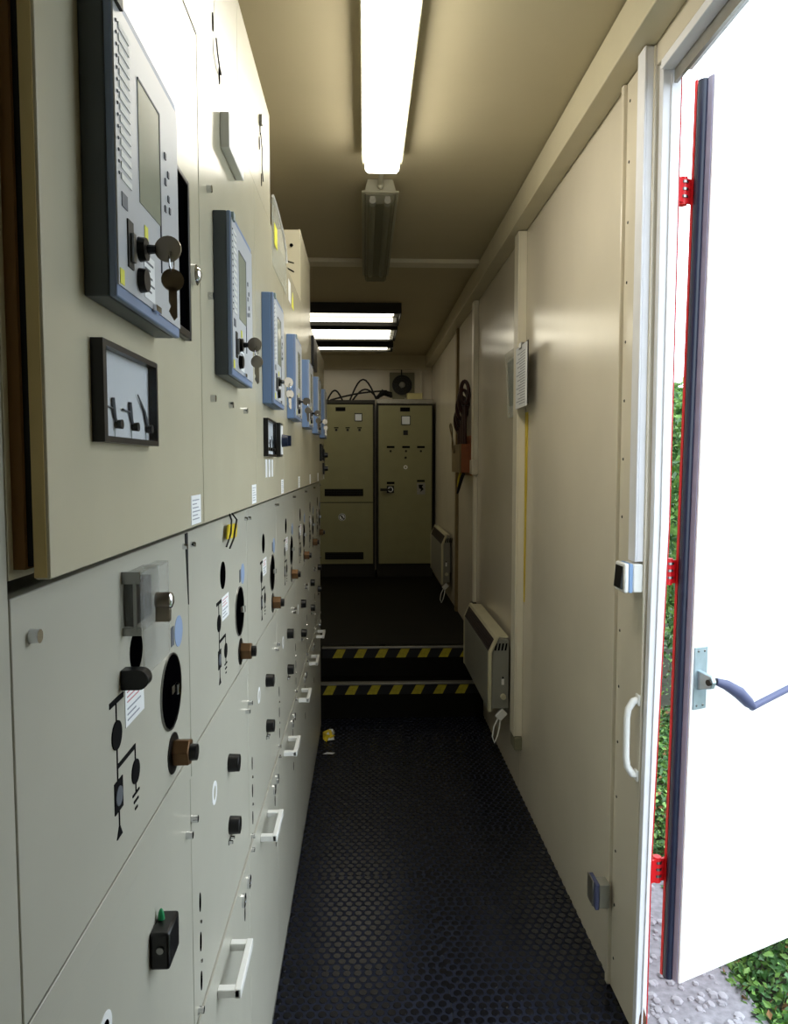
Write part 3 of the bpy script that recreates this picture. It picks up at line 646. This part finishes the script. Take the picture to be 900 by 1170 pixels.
obj('box_body', B(-0.06, 0.06, -0.05, 0.05, 0, 0.030), 'fan_plate', cb2, bevel=0.002); obj('box_lid', B(-0.062, 0.062, -0.052, 0.052, 0.030, 0.036), 'fan_plate', cb2, bevel=0.002)
def arc(a, b, h, n=10, sag=0.0):
    a = Vector(a); b = Vector(b)
    return [a.lerp(b, i / n) + Vector((0, 0, h * math.sin(math.pi * i / n))) for i in range(n + 1)]
zt = Z2 + 1.727
for (a, b, h, lab) in (((-0.36, 7.32, zt), (-0.21, 7.34, zt), 0.10, 'short looped black cable at the left end of the rear cabinet top'),
                       ((-0.14, 7.34, zt), (0.12, 7.36, zt + 0.02), 0.20, 'tall arched black cable on top of the rear cabinets'),
                       ((-0.12, 7.40, zt), (0.14, 7.42, zt + 0.02), 0.11, 'low arched black cable on top of the rear cabinets'),
                       ((-0.33, 7.28, zt), (0.22, 7.30, zt + 0.095), 0.02, 'long slanting black cable across the rear cabinet tops')):
    o = obj('cable', MB().tube(arc(a, b, h), 0.0085, 8), 'black_rubber'); tag(o, lab, 'cable', 'cables on the rear cabinets')
bd = thing('cable_bundle', 'black tangled cable bundle on top of the right rear cabinet', 'cable', (0.205, 7.38, Z2 + 1.735))
for i in range(7):
    obj('strand', MB().tube([(-0.07 + random.uniform(-.02, .02), random.uniform(-.04, .04), 0.014 + random.random() * 0.03), (random.uniform(-.03, .03), random.uniform(-.04, .04), 0.06 + random.random() * 0.05), (0.07, random.uniform(-.04, .04), 0.02 + random.random() * 0.06)], 0.010, 8), 'black_rubber', bd)

# ================================================================== LAMPS
def batten(name, y0, y1, lit, label):
    xc = 0.066; t = thing(name, label, 'ceiling lamp', (xc, y0, ZC)); L = y1 - y0
    obj('lamp_housing', MB().prism([(-0.050, 0.0), (0.050, 0.0), (0.062, -0.046), (-0.062, -0.046)], 'y', 0.0, L), 'lamp_body', t, bevel=0.003)
    obj('housing_flange', B(-0.073, 0.073, -0.006, L + 0.006, -0.054, -0.046), 'lamp_body', t, bevel=0.003)
    prof = [(-0.062, -0.054), (0.062, -0.054), (0.059, -0.082), (0.05, -0.092), (-0.05, -0.092), (-0.059, -0.082)]
    if lit:
        obj('diffuser', MB().prism(prof, 'y', 0.012, L - 0.012), 'lamp_lit', t, bevel=0.004)
    else:
        obj('reflector_tray', B(-0.056, 0.056, 0.012, L - 0.012, -0.057, -0.054), 'lamp_body', t)
        for s_ in (-0.03, 0.03):
            tb = obj('lamp_tube', C((s_, 0.07, -0.072), (s_, L - 0.07, -0.072), 0.012, n=14), 'lamp_tube_off', t)
            obj('tube_socket', MB().cyl((s_, 0.03, -0.072), (s_, 0.07, -0.072), 0.013, n=14).box(s_ - 0.010, s_ + 0.010, 0.026, 0.046, -0.072, -0.057), 'white_plastic', tb)
        obj('diffuser', MB().prism(prof, 'y', 0.010, L - 0.010), 'prism_off', t, bevel=0.004)
    return t
l1 = batten('ceiling_lamp', 1.43, 2.70, True, 'lit fluorescent ceiling lamp nearest the camera')
l2 = batten('ceiling_lamp', 2.98, 4.25, False, 'unlit fluorescent ceiling lamp beyond the lit one')
obj('cable_gland', MB().cyl((0.0, -0.22, -0.020), (0.0, -0.006, -0.026), 0.010, n=12).dome((0, -0.02, -0.030), (0, -0.3, -1), 0.013, 0.018, 12, 4), 'lamp_body', l2)
def cross_lamp(y0, y1, label, nt, dz=0.10, lit='tube_lit'):
    x1 = 0.262; x0 = -1.0; t = thing('ceiling_lamp', label, 'ceiling lamp', (x0, y0, ZC)); L = x1 - x0; d = y1 - y0
    obj('lamp_housing', MB().box(0, L, 0, 0.006, -dz, -0.001).box(0, L, d - 0.006, d, -dz, -0.001).box(0, L, 0.006, d - 0.006, -0.03, -0.001).box(L - 0.006, L, 0.006, d - 0.006, -dz, -0.03).box(0, 0.006, 0.006, d - 0.006, -dz, -0.03), 'dark_metal', t)
    obj('reflector', B(0.008, L - 0.008, 0.008, d - 0.008, -0.036, -0.031), 'aluminium', t)
    for i in range(nt):
        y = d * (i + 0.5) / nt
        tb = obj('lamp_tube', C((0.05, y, -dz + 0.022), (L - 0.05, y, -dz + 0.022), 0.0145, n=14), lit, t)
        obj('tube_socket', B(L - 0.05, L - 0.02, y - 0.012, y + 0.012, -dz + 0.004, -0.037), 'white_plastic', tb)
    return t
cross_lamp(5.20, 5.66, 'first cross-mounted ceiling lamp with lit tubes at the rear', 2, 0.075)
cross_lamp(5.82, 6.34, 'brightest cross-mounted rear ceiling lamp, second of three', 5, 0.075)
cross_lamp(6.68, 6.93, 'last cross-mounted ceiling lamp nearest the end wall', 2, 0.075)
# ================================================================== RIGHT WALL FITTINGS
def duct(name, y0, y1, z0, z1, dx, label, m='duct_paint', cat='cable duct'):
    t = thing(name, label, cat, (XW, y0, z0))
    obj('duct_body', B(-dx * 0.8, 0, 0, y1 - y0, 0, z1 - z0), m, t, bevel=0.002)
    obj('duct_lid', B(-dx, -dx * 0.8, -0.002, y1 - y0 + 0.002, 0, z1 - z0), m, t, bevel=0.002)
    return t
d1 = duct('cable_duct', 3.205, 3.285, 0.27, 2.478, 0.038, 'tall cream cable duct behind the white papers')
obj('duct_end', B(-0.034, 0, -0.006, 0.086, -0.062, -0.004), 'fan_plate', d1, bevel=0.003)
d2 = duct('cable_duct', 4.545, 4.625, 1.47, 2.478, 0.03, 'upper cable duct beside the wooden tool holder')
obj('duct_end', B(-0.038, 0, -0.008, 0.088, -0.05, 0.04), 'wall_paint', d2, bevel=0.003)
d3 = duct('cable_duct', 4.565, 4.605, 0.62, 1.415, 0.022, 'slim cable duct running down to the near heater')
obj('duct_end', B(-0.03, 0, -0.006, 0.046, -0.10, -0.002), 'dark_metal', d3, bevel=0.002)
bt = obj('wall_batten', B(XW - 0.02, XW, 5.47, 5.53, Z2, 2.478), 'batten_wood', bevel=0.002); tag(bt, 'brown wooden batten on the wall beyond the tool holder', 'batten')
d4 = duct('switch_conduit', 1.806, 1.850, 1.238, 2.478, 0.028, 'white square conduit running down to the light switch', 'frame_white', 'conduit')
# light switch
sw = thing('light_switch', 'white light switch box with a black rocker beside the doorway', 'light switch', (XW - 0.006, 1.836, 1.197))
obj('switch_base', B(-0.026, 0, -0.033, 0.033, -0.036, 0.036), 'white_plastic', sw, bevel=0.004)
obj('switch_band', B(-0.036, -0.026, -0.0335, 0.0335, -0.0365, 0.0365), 'switch_blue', sw, bevel=0.002)
obj('switch_front', B(-0.048, -0.036, -0.034, 0.034, -0.037, 0.037), 'white_plastic', sw, bevel=0.004)
obj('rocker', MB().prism([(-0.0485, -0.029), (-0.055, -0.027), (-0.050, 0.029), (-0.0485, 0.029)], 'y', -0.025, 0.025), 'black_plastic', sw, bevel=0.001)
# grab handle
gh = thing('grab_handle', 'white plastic grab handle beside the doorway', 'handle', (XW - 0.006, 1.814, 0.788))
def bow(): 
    pts = [(0, 0, -0.098), (-0.014, 0, -0.094), (-0.027, 0, -0.074), (-0.030, 0, -0.05), (-0.030, 0, 0.05), (-0.027, 0, 0.074), (-0.014, 0, 0.094), (0, 0, 0.098)]
    return MB().tube(pts, [0.0095, 0.0095, 0.0088, 0.0082, 0.0082, 0.0088, 0.0095, 0.0095], 12)
obj('handle_bow', bow(), 'white_plastic', gh)
for z in (-0.098, 0.098): obj('handle_foot', B(-0.006, 0, -0.012, 0.012, z - 0.014, z + 0.014), 'white_plastic', gh, bevel=0.003)
# door catch low on the wall
dc = thing('door_catch', 'small grey door catch low on the right wall', 'door catch', (XW - 0.0165, 1.99, 0.275))
obj('catch_block', B(-0.030, 0, -0.022, 0.022, -0.034, 0.034), 'heater_grey', dc, bevel=0.002)
obj('catch_plate', B(-0.042, -0.030, -0.024, 0.040, -0.038, 0.038), 'grip_blue', dc, bevel=0.003)
obj('catch_rim', B(-0.046, -0.042, -0.010, 0.040, -0.034, 0.038), 'aluminium', dc, bevel=0.001)
# heaters
def heater(name, y0, L, z0, hgt, depth, label):
    t = thing(name, label, 'heater', (XW, y0, z0)); d = depth; zc = hgt * 0.80
    back = 0.022
    prof = [(-back, 0.012), (-back, hgt - 0.01), (-d + 0.032, hgt), (-d, zc), (-d, 0.012)]
    obj('heater_casing', MB().prism([(x + (0.012 if x < -back - 0.01 else 0), z) for x, z in prof], 'y', 0.006, L - 0.006), 'heater_grey', t, bevel=0.002)
    nx, nz = -math.cos(math.atan2(0.032, hgt - zc)), math.sin(math.atan2(0.032, hgt - zc))
    # cream surround along the front
    obj('front_panel', B(-d - 0.002, -d + 0.012, 0.0, L, 0.0, zc), 'heater_grey', t, bevel=0.002)
    def band(y0_, y1_):
        return [(-d + 0.010, 0.0), (-d - 0.005, 0.0), (-d - 0.005, zc), (-d + 0.030, hgt + 0.004), (-d + 0.045, hgt + 0.004), (-d + 0.012, zc)]
    for a, b in ((-0.006, 0.022), (L - 0.022, L + 0.006)): obj('side_rim', MB().prism(band(a, b), 'y', a, b), 'heater_cream', t, bevel=0.003)
    obj('top_rim', MB().prism([(-d + 0.022, hgt - 0.014), (-d + 0.030, hgt + 0.004), (-back, hgt + 0.002), (-back, hgt - 0.006)], 'y', 0.02, L - 0.02), 'heater_cream', t, bevel=0.002)
    # dark angled outlet with slats
    gr = obj('outlet_grille', MB().prism([(-d - 0.001, zc), (-d + 0.010, zc), (-d + 0.034, hgt - 0.012), (-d + 0.022, hgt - 0.010)], 'y', 0.022, L - 0.022), 'heater_grille', t)
    for i in range(5):
        f = (i + 0.5) / 5; x = -d - 0.003 + f * 0.024; z = zc + f * (hgt - zc - 0.012)
        obj('outlet_slat', B(x - 0.001, x + 0.008, 0.024, L - 0.024, z - 0.0012, z + 0.0012), 'dark_metal', gr)
    for i in range(4):
        obj('side_vent', MB().prism([(0, 0), (0.008, 0), (0.014, 0.034), (0.006, 0.034)], 'y', 0.0045, 0.0062), 'dark_hole', t, (-d + 0.024 + i * 0.016, 0, hgt - 0.062))
    obj('thermostat_knob', C((-0.048, 0.006, hgt * 0.20), (-0.048, -0.010, hgt * 0.20), 0.0135, 0.012, 18), 'heater_cream', t)
    obj('rocker_switch', B(-0.056, -0.044, 0.001, 0.006, hgt * 0.36, hgt * 0.44), 'white_plastic', t, bevel=0.001)
    obj('switch_gap', B(-0.053, -0.047, 0.0, 0.006, hgt * 0.445, hgt * 0.465), 'dark_hole', t)
    for y in (0.12, L - 0.12): obj('wall_bracket', B(-back - 0.002, 0.0, y - 0.015, y + 0.015, hgt * 0.2, hgt * 0.8), 'heater_grey', t)
    pg = obj('plug', B(-0.018, 0.018, -0.010, 0.010, -0.024, 0.024), 'white_plastic', t, (-0.055, 0.012, -0.020), bevel=0.004, rot=(0, 0.75, 0))
    cordp = [(-0.070, 0.012, -0.036), (-0.090, 0.005, -0.075), (-0.098, 0.0, -0.12), (-0.088, 0.0, -0.150), (-0.074, 0.004, -0.120), (-0.062, 0.01, -0.075), (-0.058, 0.016, -0.040), (-0.045, 0.02, 0.014)]
    obj('cord', MB().tube(cordp, 0.0035, 8), 'white_plastic', t)
    return t
heater('wall_heater', 3.40, 0.86, 0.318, 0.352, 0.115, 'larger cream convector heater low on the wall beside the steps')
heater('wall_heater', 5.82, 0.95, 0.53, 0.395, 0.085, 'small dim convector heater low on the far right wall')
# papers
cbp = thing('clipboard', 'clipboard with white printed sheets hanging over the cable duct', 'clipboard', (XW - 0.0405, 2.965, 1.738), rot=(0, 0, -0.02))
obj('backing_board', B(-0.006, -0.002, 0.0, 0.225, -0.012, 0.240), 'clipboard', cbp)
obj('paper_sheet', B(-0.012, -0.0065, 0.004, 0.222, -0.020, 0.234), 'white_label', cbp)
rows('sheet_text', cbp, -0.0123, 0.02, 0.205, -0.01, 0.21, 20, 'soft_ink', 'sheettxt')
obj('clip', B(-0.016, -0.002, 0.09, 0.14, 0.222, 0.246), 'steel', cbp, bevel=0.002)
pp = thing('plastic_pocket', 'clear plastic pocket with a dark picture on the wall behind the duct', 'plastic pocket', (XW, 3.335, 1.705), rot=(0, 0, 0.0))
obj('pocket_sheet', MB().prism([(-0.004, 0.0), (-0.010, 0.0), (-0.016, 0.14), (-0.026, 0.30), (-0.023, 0.30), (-0.012, 0.14)], 'y', 0.0, 0.215), 'clear_sheet', pp)
obj('picture_sheet', MB().prism([(-0.0015, 0.0), (-0.0035, 0.0), (-0.0095, 0.14), (-0.016, 0.27), (-0.0145, 0.27), (-0.008, 0.14)], 'y', 0.006, 0.209), 'white_label', pp)
obj('picture', MB().prism([(-0.0107, 0.05), (-0.0115, 0.05), (-0.0155, 0.14), (-0.0225, 0.255), (-0.0217, 0.255), (-0.0147, 0.14)], 'y', 0.03, 0.18), 'picture_green', pp)
yr = obj('yellow_strip', MB().prism([(3.148, 1.705), (3.198, 1.705), (3.192, 0.880), (3.178, 0.880)], 'x', XW - 0.003, XW - 0.0005), 'yellow'); tag(yr, 'long thin yellow strip on the wall under the clipboard', 'strip')
# tool holder with hanging grips
th = thing('tool_holder', 'orange wooden tool holder box on the right wall', 'tool holder', (XW, 4.80, 1.43))
obj('back_board', B(-0.014, 0.0, -0.01, 0.44, -0.02, 0.24), 'orange_wood', th, bevel=0.002)
obj('front_board', B(-0.082, -0.070, 0.0, 0.42, 0.0, 0.185), 'batten_wood', th, bevel=0.002)
for y in (0.0, 0.408): obj('side_board', B(-0.070, -0.014, y, y + 0.012, 0.0, 0.185), 'orange_wood', th, bevel=0.001)
obj('bottom_board', B(-0.070, -0.014, 0.012, 0.408, 0.0, 0.012), 'orange_wood', th)
TL = ['dark red handled tool at the near end of the wooden holder', 'second dark tool from the near end of the wooden holder', 'third dark looped tool in the wooden holder', 'fourth dark looped tool in the wooden holder', 'dark tool at the far end of the wooden holder']
for i in range(5):
    y = 4.845 + i * 0.068; hh = (0.45, 0.40, 0.36, 0.32, 0.28)[i]
    t = thing('insulated_tool', TL[i], 'tool', (XW - 0.042, y, 1.445), group='tools in the wooden holder')
    obj('tool_shaft', C((0, 0, 0), (0, 0, hh), 0.016, 0.013, 12), 'dark_red_grip', t)
    a = 0.026 + 0.004 * (i % 3)
    obj('tool_loop', MB().tube([(a * math.cos(q), 0.012 * math.sin(q), hh + 0.055 + 0.075 * math.sin(q)) for q in [2 * math.pi * j / 20 for j in range(20)]], 0.013, 8, True), 'dark_red_grip', t)
    obj('tool_collar', C((0, 0, hh - 0.03), (0, 0, hh), 0.022, 0.018, 12), 'black_plastic', t)
cl = obj('cable_loop', MB().tube([(XW - 0.10 - 0.012 * math.cos(q), 5.05 + 0.05 * math.sin(2 * q), 1.66 + 0.10 * math.cos(q)) for q in [2 * math.pi * j / 24 for j in range(24)]] , 0.0045, 6, True), 'batten_wood'); tag(cl, 'thin tan cord loop hanging from the tool holder', 'cord')
st_ = obj('strap', MB().tube([(XW - 0.045, 4.85, 1.426), (XW - 0.055, 4.86, 1.40), (XW - 0.070, 4.88, 1.34), (XW - 0.080, 4.90, 1.29)], [0.010, 0.012, 0.011, 0.007], 8), 'black_rubber'); tag(st_, 'black strap hanging below the tool holder', 'strap')
st2 = obj('strap', MB().tube([(XW - 0.045, 5.02, 1.426), (XW - 0.052, 5.03, 1.39), (XW - 0.060, 5.05, 1.33)], [0.009, 0.010, 0.006], 8), 'yellow'); tag(st2, 'yellowish strap end hanging below the tool holder', 'strap')
# litter on the floor by the cabinets
lt = thing('crumpled_wrapper', 'crumpled yellow and white wrapper on the floor by the last panel', 'litter', (-0.195, 3.92, 0.0))
for i in range(5):
    vs_ = [(random.uniform(-.035, .035), random.uniform(-.05, .05), random.uniform(0.002, .045)) for _ in range(8)]
    import bmesh as _bm
    b_ = _bm.new(); [b_.verts.new(v) for v in vs_]; _bm.ops.convex_hull(b_, input=b_.verts)
    b_.verts.ensure_lookup_table(); b_.verts.index_update()
    mb_ = MB().add([tuple(v.co) for v in b_.verts], [tuple(v.index for v in f.verts) for f in b_.faces]); b_.free()
    obj('wrapper_fold', mb_, ('yellow', 'white_plastic', 'clear_sheet', 'yellow', 'white_plastic')[i], lt)
ps = obj('paper_scrap', MB().prism([(-0.03, -0.01), (0.02, -0.014), (0.032, 0.004), (-0.01, 0.012)], 'z', 0.0022, 0.0032), 'white_label', loc=(-0.185, 3.72, 0)); tag(ps, 'small white paper scrap on the floor near the wrapper', 'paper scrap')

# ================================================================== THE OPEN DOOR
dr = thing('door_1', 'white inner face of the red steel door standing open', 'door', (0.812, 1.805, 0.135), rot=(0, 0.021, math.radians(25)), kind='structure')
DH, DW = 2.295, 0.96
obj('inner_skin', B(0.0, DW, 0.0, 0.006, 0.0, DH), 'door_white', dr, bevel=0.002)
obj('door_core', B(0.006, DW - 0.004, 0.006, 0.050, 0.004, DH - 0.004), 'edge_grey', dr)
obj('grey_edge', B(-0.002, 0.006, 0.0062, 0.022, 0.0, DH), 'edge_grey', dr, bevel=0.001)
obj('rubber_seal', MB().cyl((-0.003, 0.034, 0.0), (-0.003, 0.034, DH - 0.004), 0.013, n=14), 'navy_seal', dr)
obj('seal_lip', B(-0.006, 0.004, 0.022, 0.030, 0.0, DH - 0.002), 'navy_seal', dr, bevel=0.002)
obj('outer_skin', B(-0.006, DW, 0.0505, 0.058, -0.005, DH + 0.005), 'door_red', dr)
for z in (0.28, 1.07, 2.03):
    hg = obj('hinge', MB().cyl((-0.022, 0.068, z - 0.034), (-0.022, 0.068, z + 0.034), 0.011, n=14).box(-0.022, 0.05, 0.058, 0.064, z - 0.03, z + 0.03).box(-0.055, -0.022, 0.060, 0.066, z - 0.03, z + 0.03), 'door_red', dr)
    for q in (-0.018, 0.0, 0.018): obj('hinge_ring', MB().ring((-0.022, 0.068, z + q), (0, 0, 1), 0.010, 0.0135, 0.006, 14), 'steel', hg)
hp = obj('lever_plate', B(0.006, 0.052, -0.004, 0.0, 0.723, 0.883), 'zinc', dr, bevel=0.001)
for z in (0.733, 0.873): 
    for x in (0.018, 0.040): obj('rivet', MB().dome((x, -0.004, z), (0, -1, 0), 0.0035, 0.002, 8, 2), 'steel', hp)
obj('lever_bracket', MB().prism([(0.0, -0.03), (-0.045, -0.016), (-0.052, 0.0), (-0.045, 0.014), (0.0, 0.022)], 'x', 0.016, 0.030), 'zinc', dr, (0, 0, 0.803), bevel=0.002)
obj('lever_pivot', C((0.010, -0.042, 0.803), (0.036, -0.042, 0.803), 0.008, n=12), 'dark_metal', dr)
obj('lever_grip', MB().tube([(0.036, -0.044, 0.804), (0.065, -0.052, 0.794), (0.100, -0.062, 0.773), (0.128, -0.070, 0.746), (0.146, -0.072, 0.732)], [0.009, 0.013, 0.016, 0.014, 0.008], 12), 'grip_blue', dr, label='blue-grey lever grip')
obj('lever_rod', MB().tube([(0.140, -0.070, 0.732), (0.20, -0.060, 0.738), (0.42, -0.03, 0.763), (0.70, -0.02, 0.788)], 0.0085, 10), 'grip_blue', dr, label='slim blue-grey locking rod')

# ================================================================== OUTSIDE
gd = obj('ground', MB().add([(0.752, -8, -0.15), (30, -8, -0.15), (30, 40, -0.15), (0.752, 40, -0.15)], [(0, 1, 2, 3)]), 'soil'); tag(gd, 'dark ground outside the doorway', 'ground', kind='structure')
gv = obj('gravel_strip', B(0.756, 1.16, -2.0, 9.0, -0.15, -0.125), 'gravel'); tag(gv, 'strip of grey gravel along the container', 'gravel', kind='structure')
mb = MB()
for i in range(900):
    x, y, r = random.uniform(0.77, 1.09), random.uniform(1.2, 5.5), random.uniform(0.006, 0.020)
    mb.dome((x, y, -0.126), (random.uniform(-.3, .3), random.uniform(-.3, .3), 1), r, r * 0.7, 6, 2)
gs = obj('gravel_stones', mb, 'stone'); tag(gs, 'loose grey stones on the gravel outside', 'stones', kind='stuff')
def leaves(name, n, region, size, mats, label, cat, flat=0.5):
    """uncountable foliage: one object, several leaf colours"""
    vs_ = []; fs = []; mi = []
    for i in range(n):
        c = Vector(region()); s = random.uniform(*size)
        nrm = Vector((random.uniform(-1, 1), random.uniform(-1, 1), random.uniform(-flat, 1.2))).normalized()
        a = nrm.orthogonal().normalized(); a.rotate(Matrix.Rotation(random.uniform(0, 6.28), 3, nrm)); b = nrm.cross(a)
        o = len(vs_); vs_ += [c - a * s, c + b * s * 0.6 + nrm * s * 0.15, c + a * s, c - b * s * 0.6 + nrm * s * 0.15]
        fs += [(o, o + 1, o + 2), (o, o + 2, o + 3)]
        r = random.random(); k = 0 if r < 0.55 else (1 if r < 0.94 or len(mats) < 3 else 2); mi += [k, k]
    me = bpy.data.meshes.new(name); me.from_pydata([tuple(v) for v in vs_], [], fs)
    for m in mats: me.materials.append(MATS[m])
    me.polygons.foreach_set('material_index', mi)
    o = bpy.data.objects.new(name, me); col.objects.link(o); tag(o, label, cat, kind='stuff'); return o
def ivy():
    if random.random() < 0.7: x, y = 1.13 + 1.3 * random.random() ** 1.2, random.uniform(1.1, 4.6)
    else: x, y = random.uniform(1.15, 5.0), random.uniform(-1.0, 10.0)
    return (x, y, -0.145 + 0.09 * random.random() * min(1, (x - 1.08) * 5))
leaves('ground_ivy', 52000, ivy, (0.009, 0.019), ('green_leaf_a', 'green_leaf_b', 'dry_leaf'), 'low green ivy covering the ground under the open door', 'ivy', -0.2)
def hedge_pt():
    y = random.uniform(3.9, 11); x = 1.95 + (y - 3.9) * 0.22 + abs(random.gauss(0, 0.24)); z = -0.03 + 2.1 * random.random() ** 0.8
    return (x, y, z)
leaves('hedge', 30000, hedge_pt, (0.02, 0.045), ('green_leaf_b', 'green_leaf_a'), 'green hedge seen through the gap beside the open door', 'hedge')
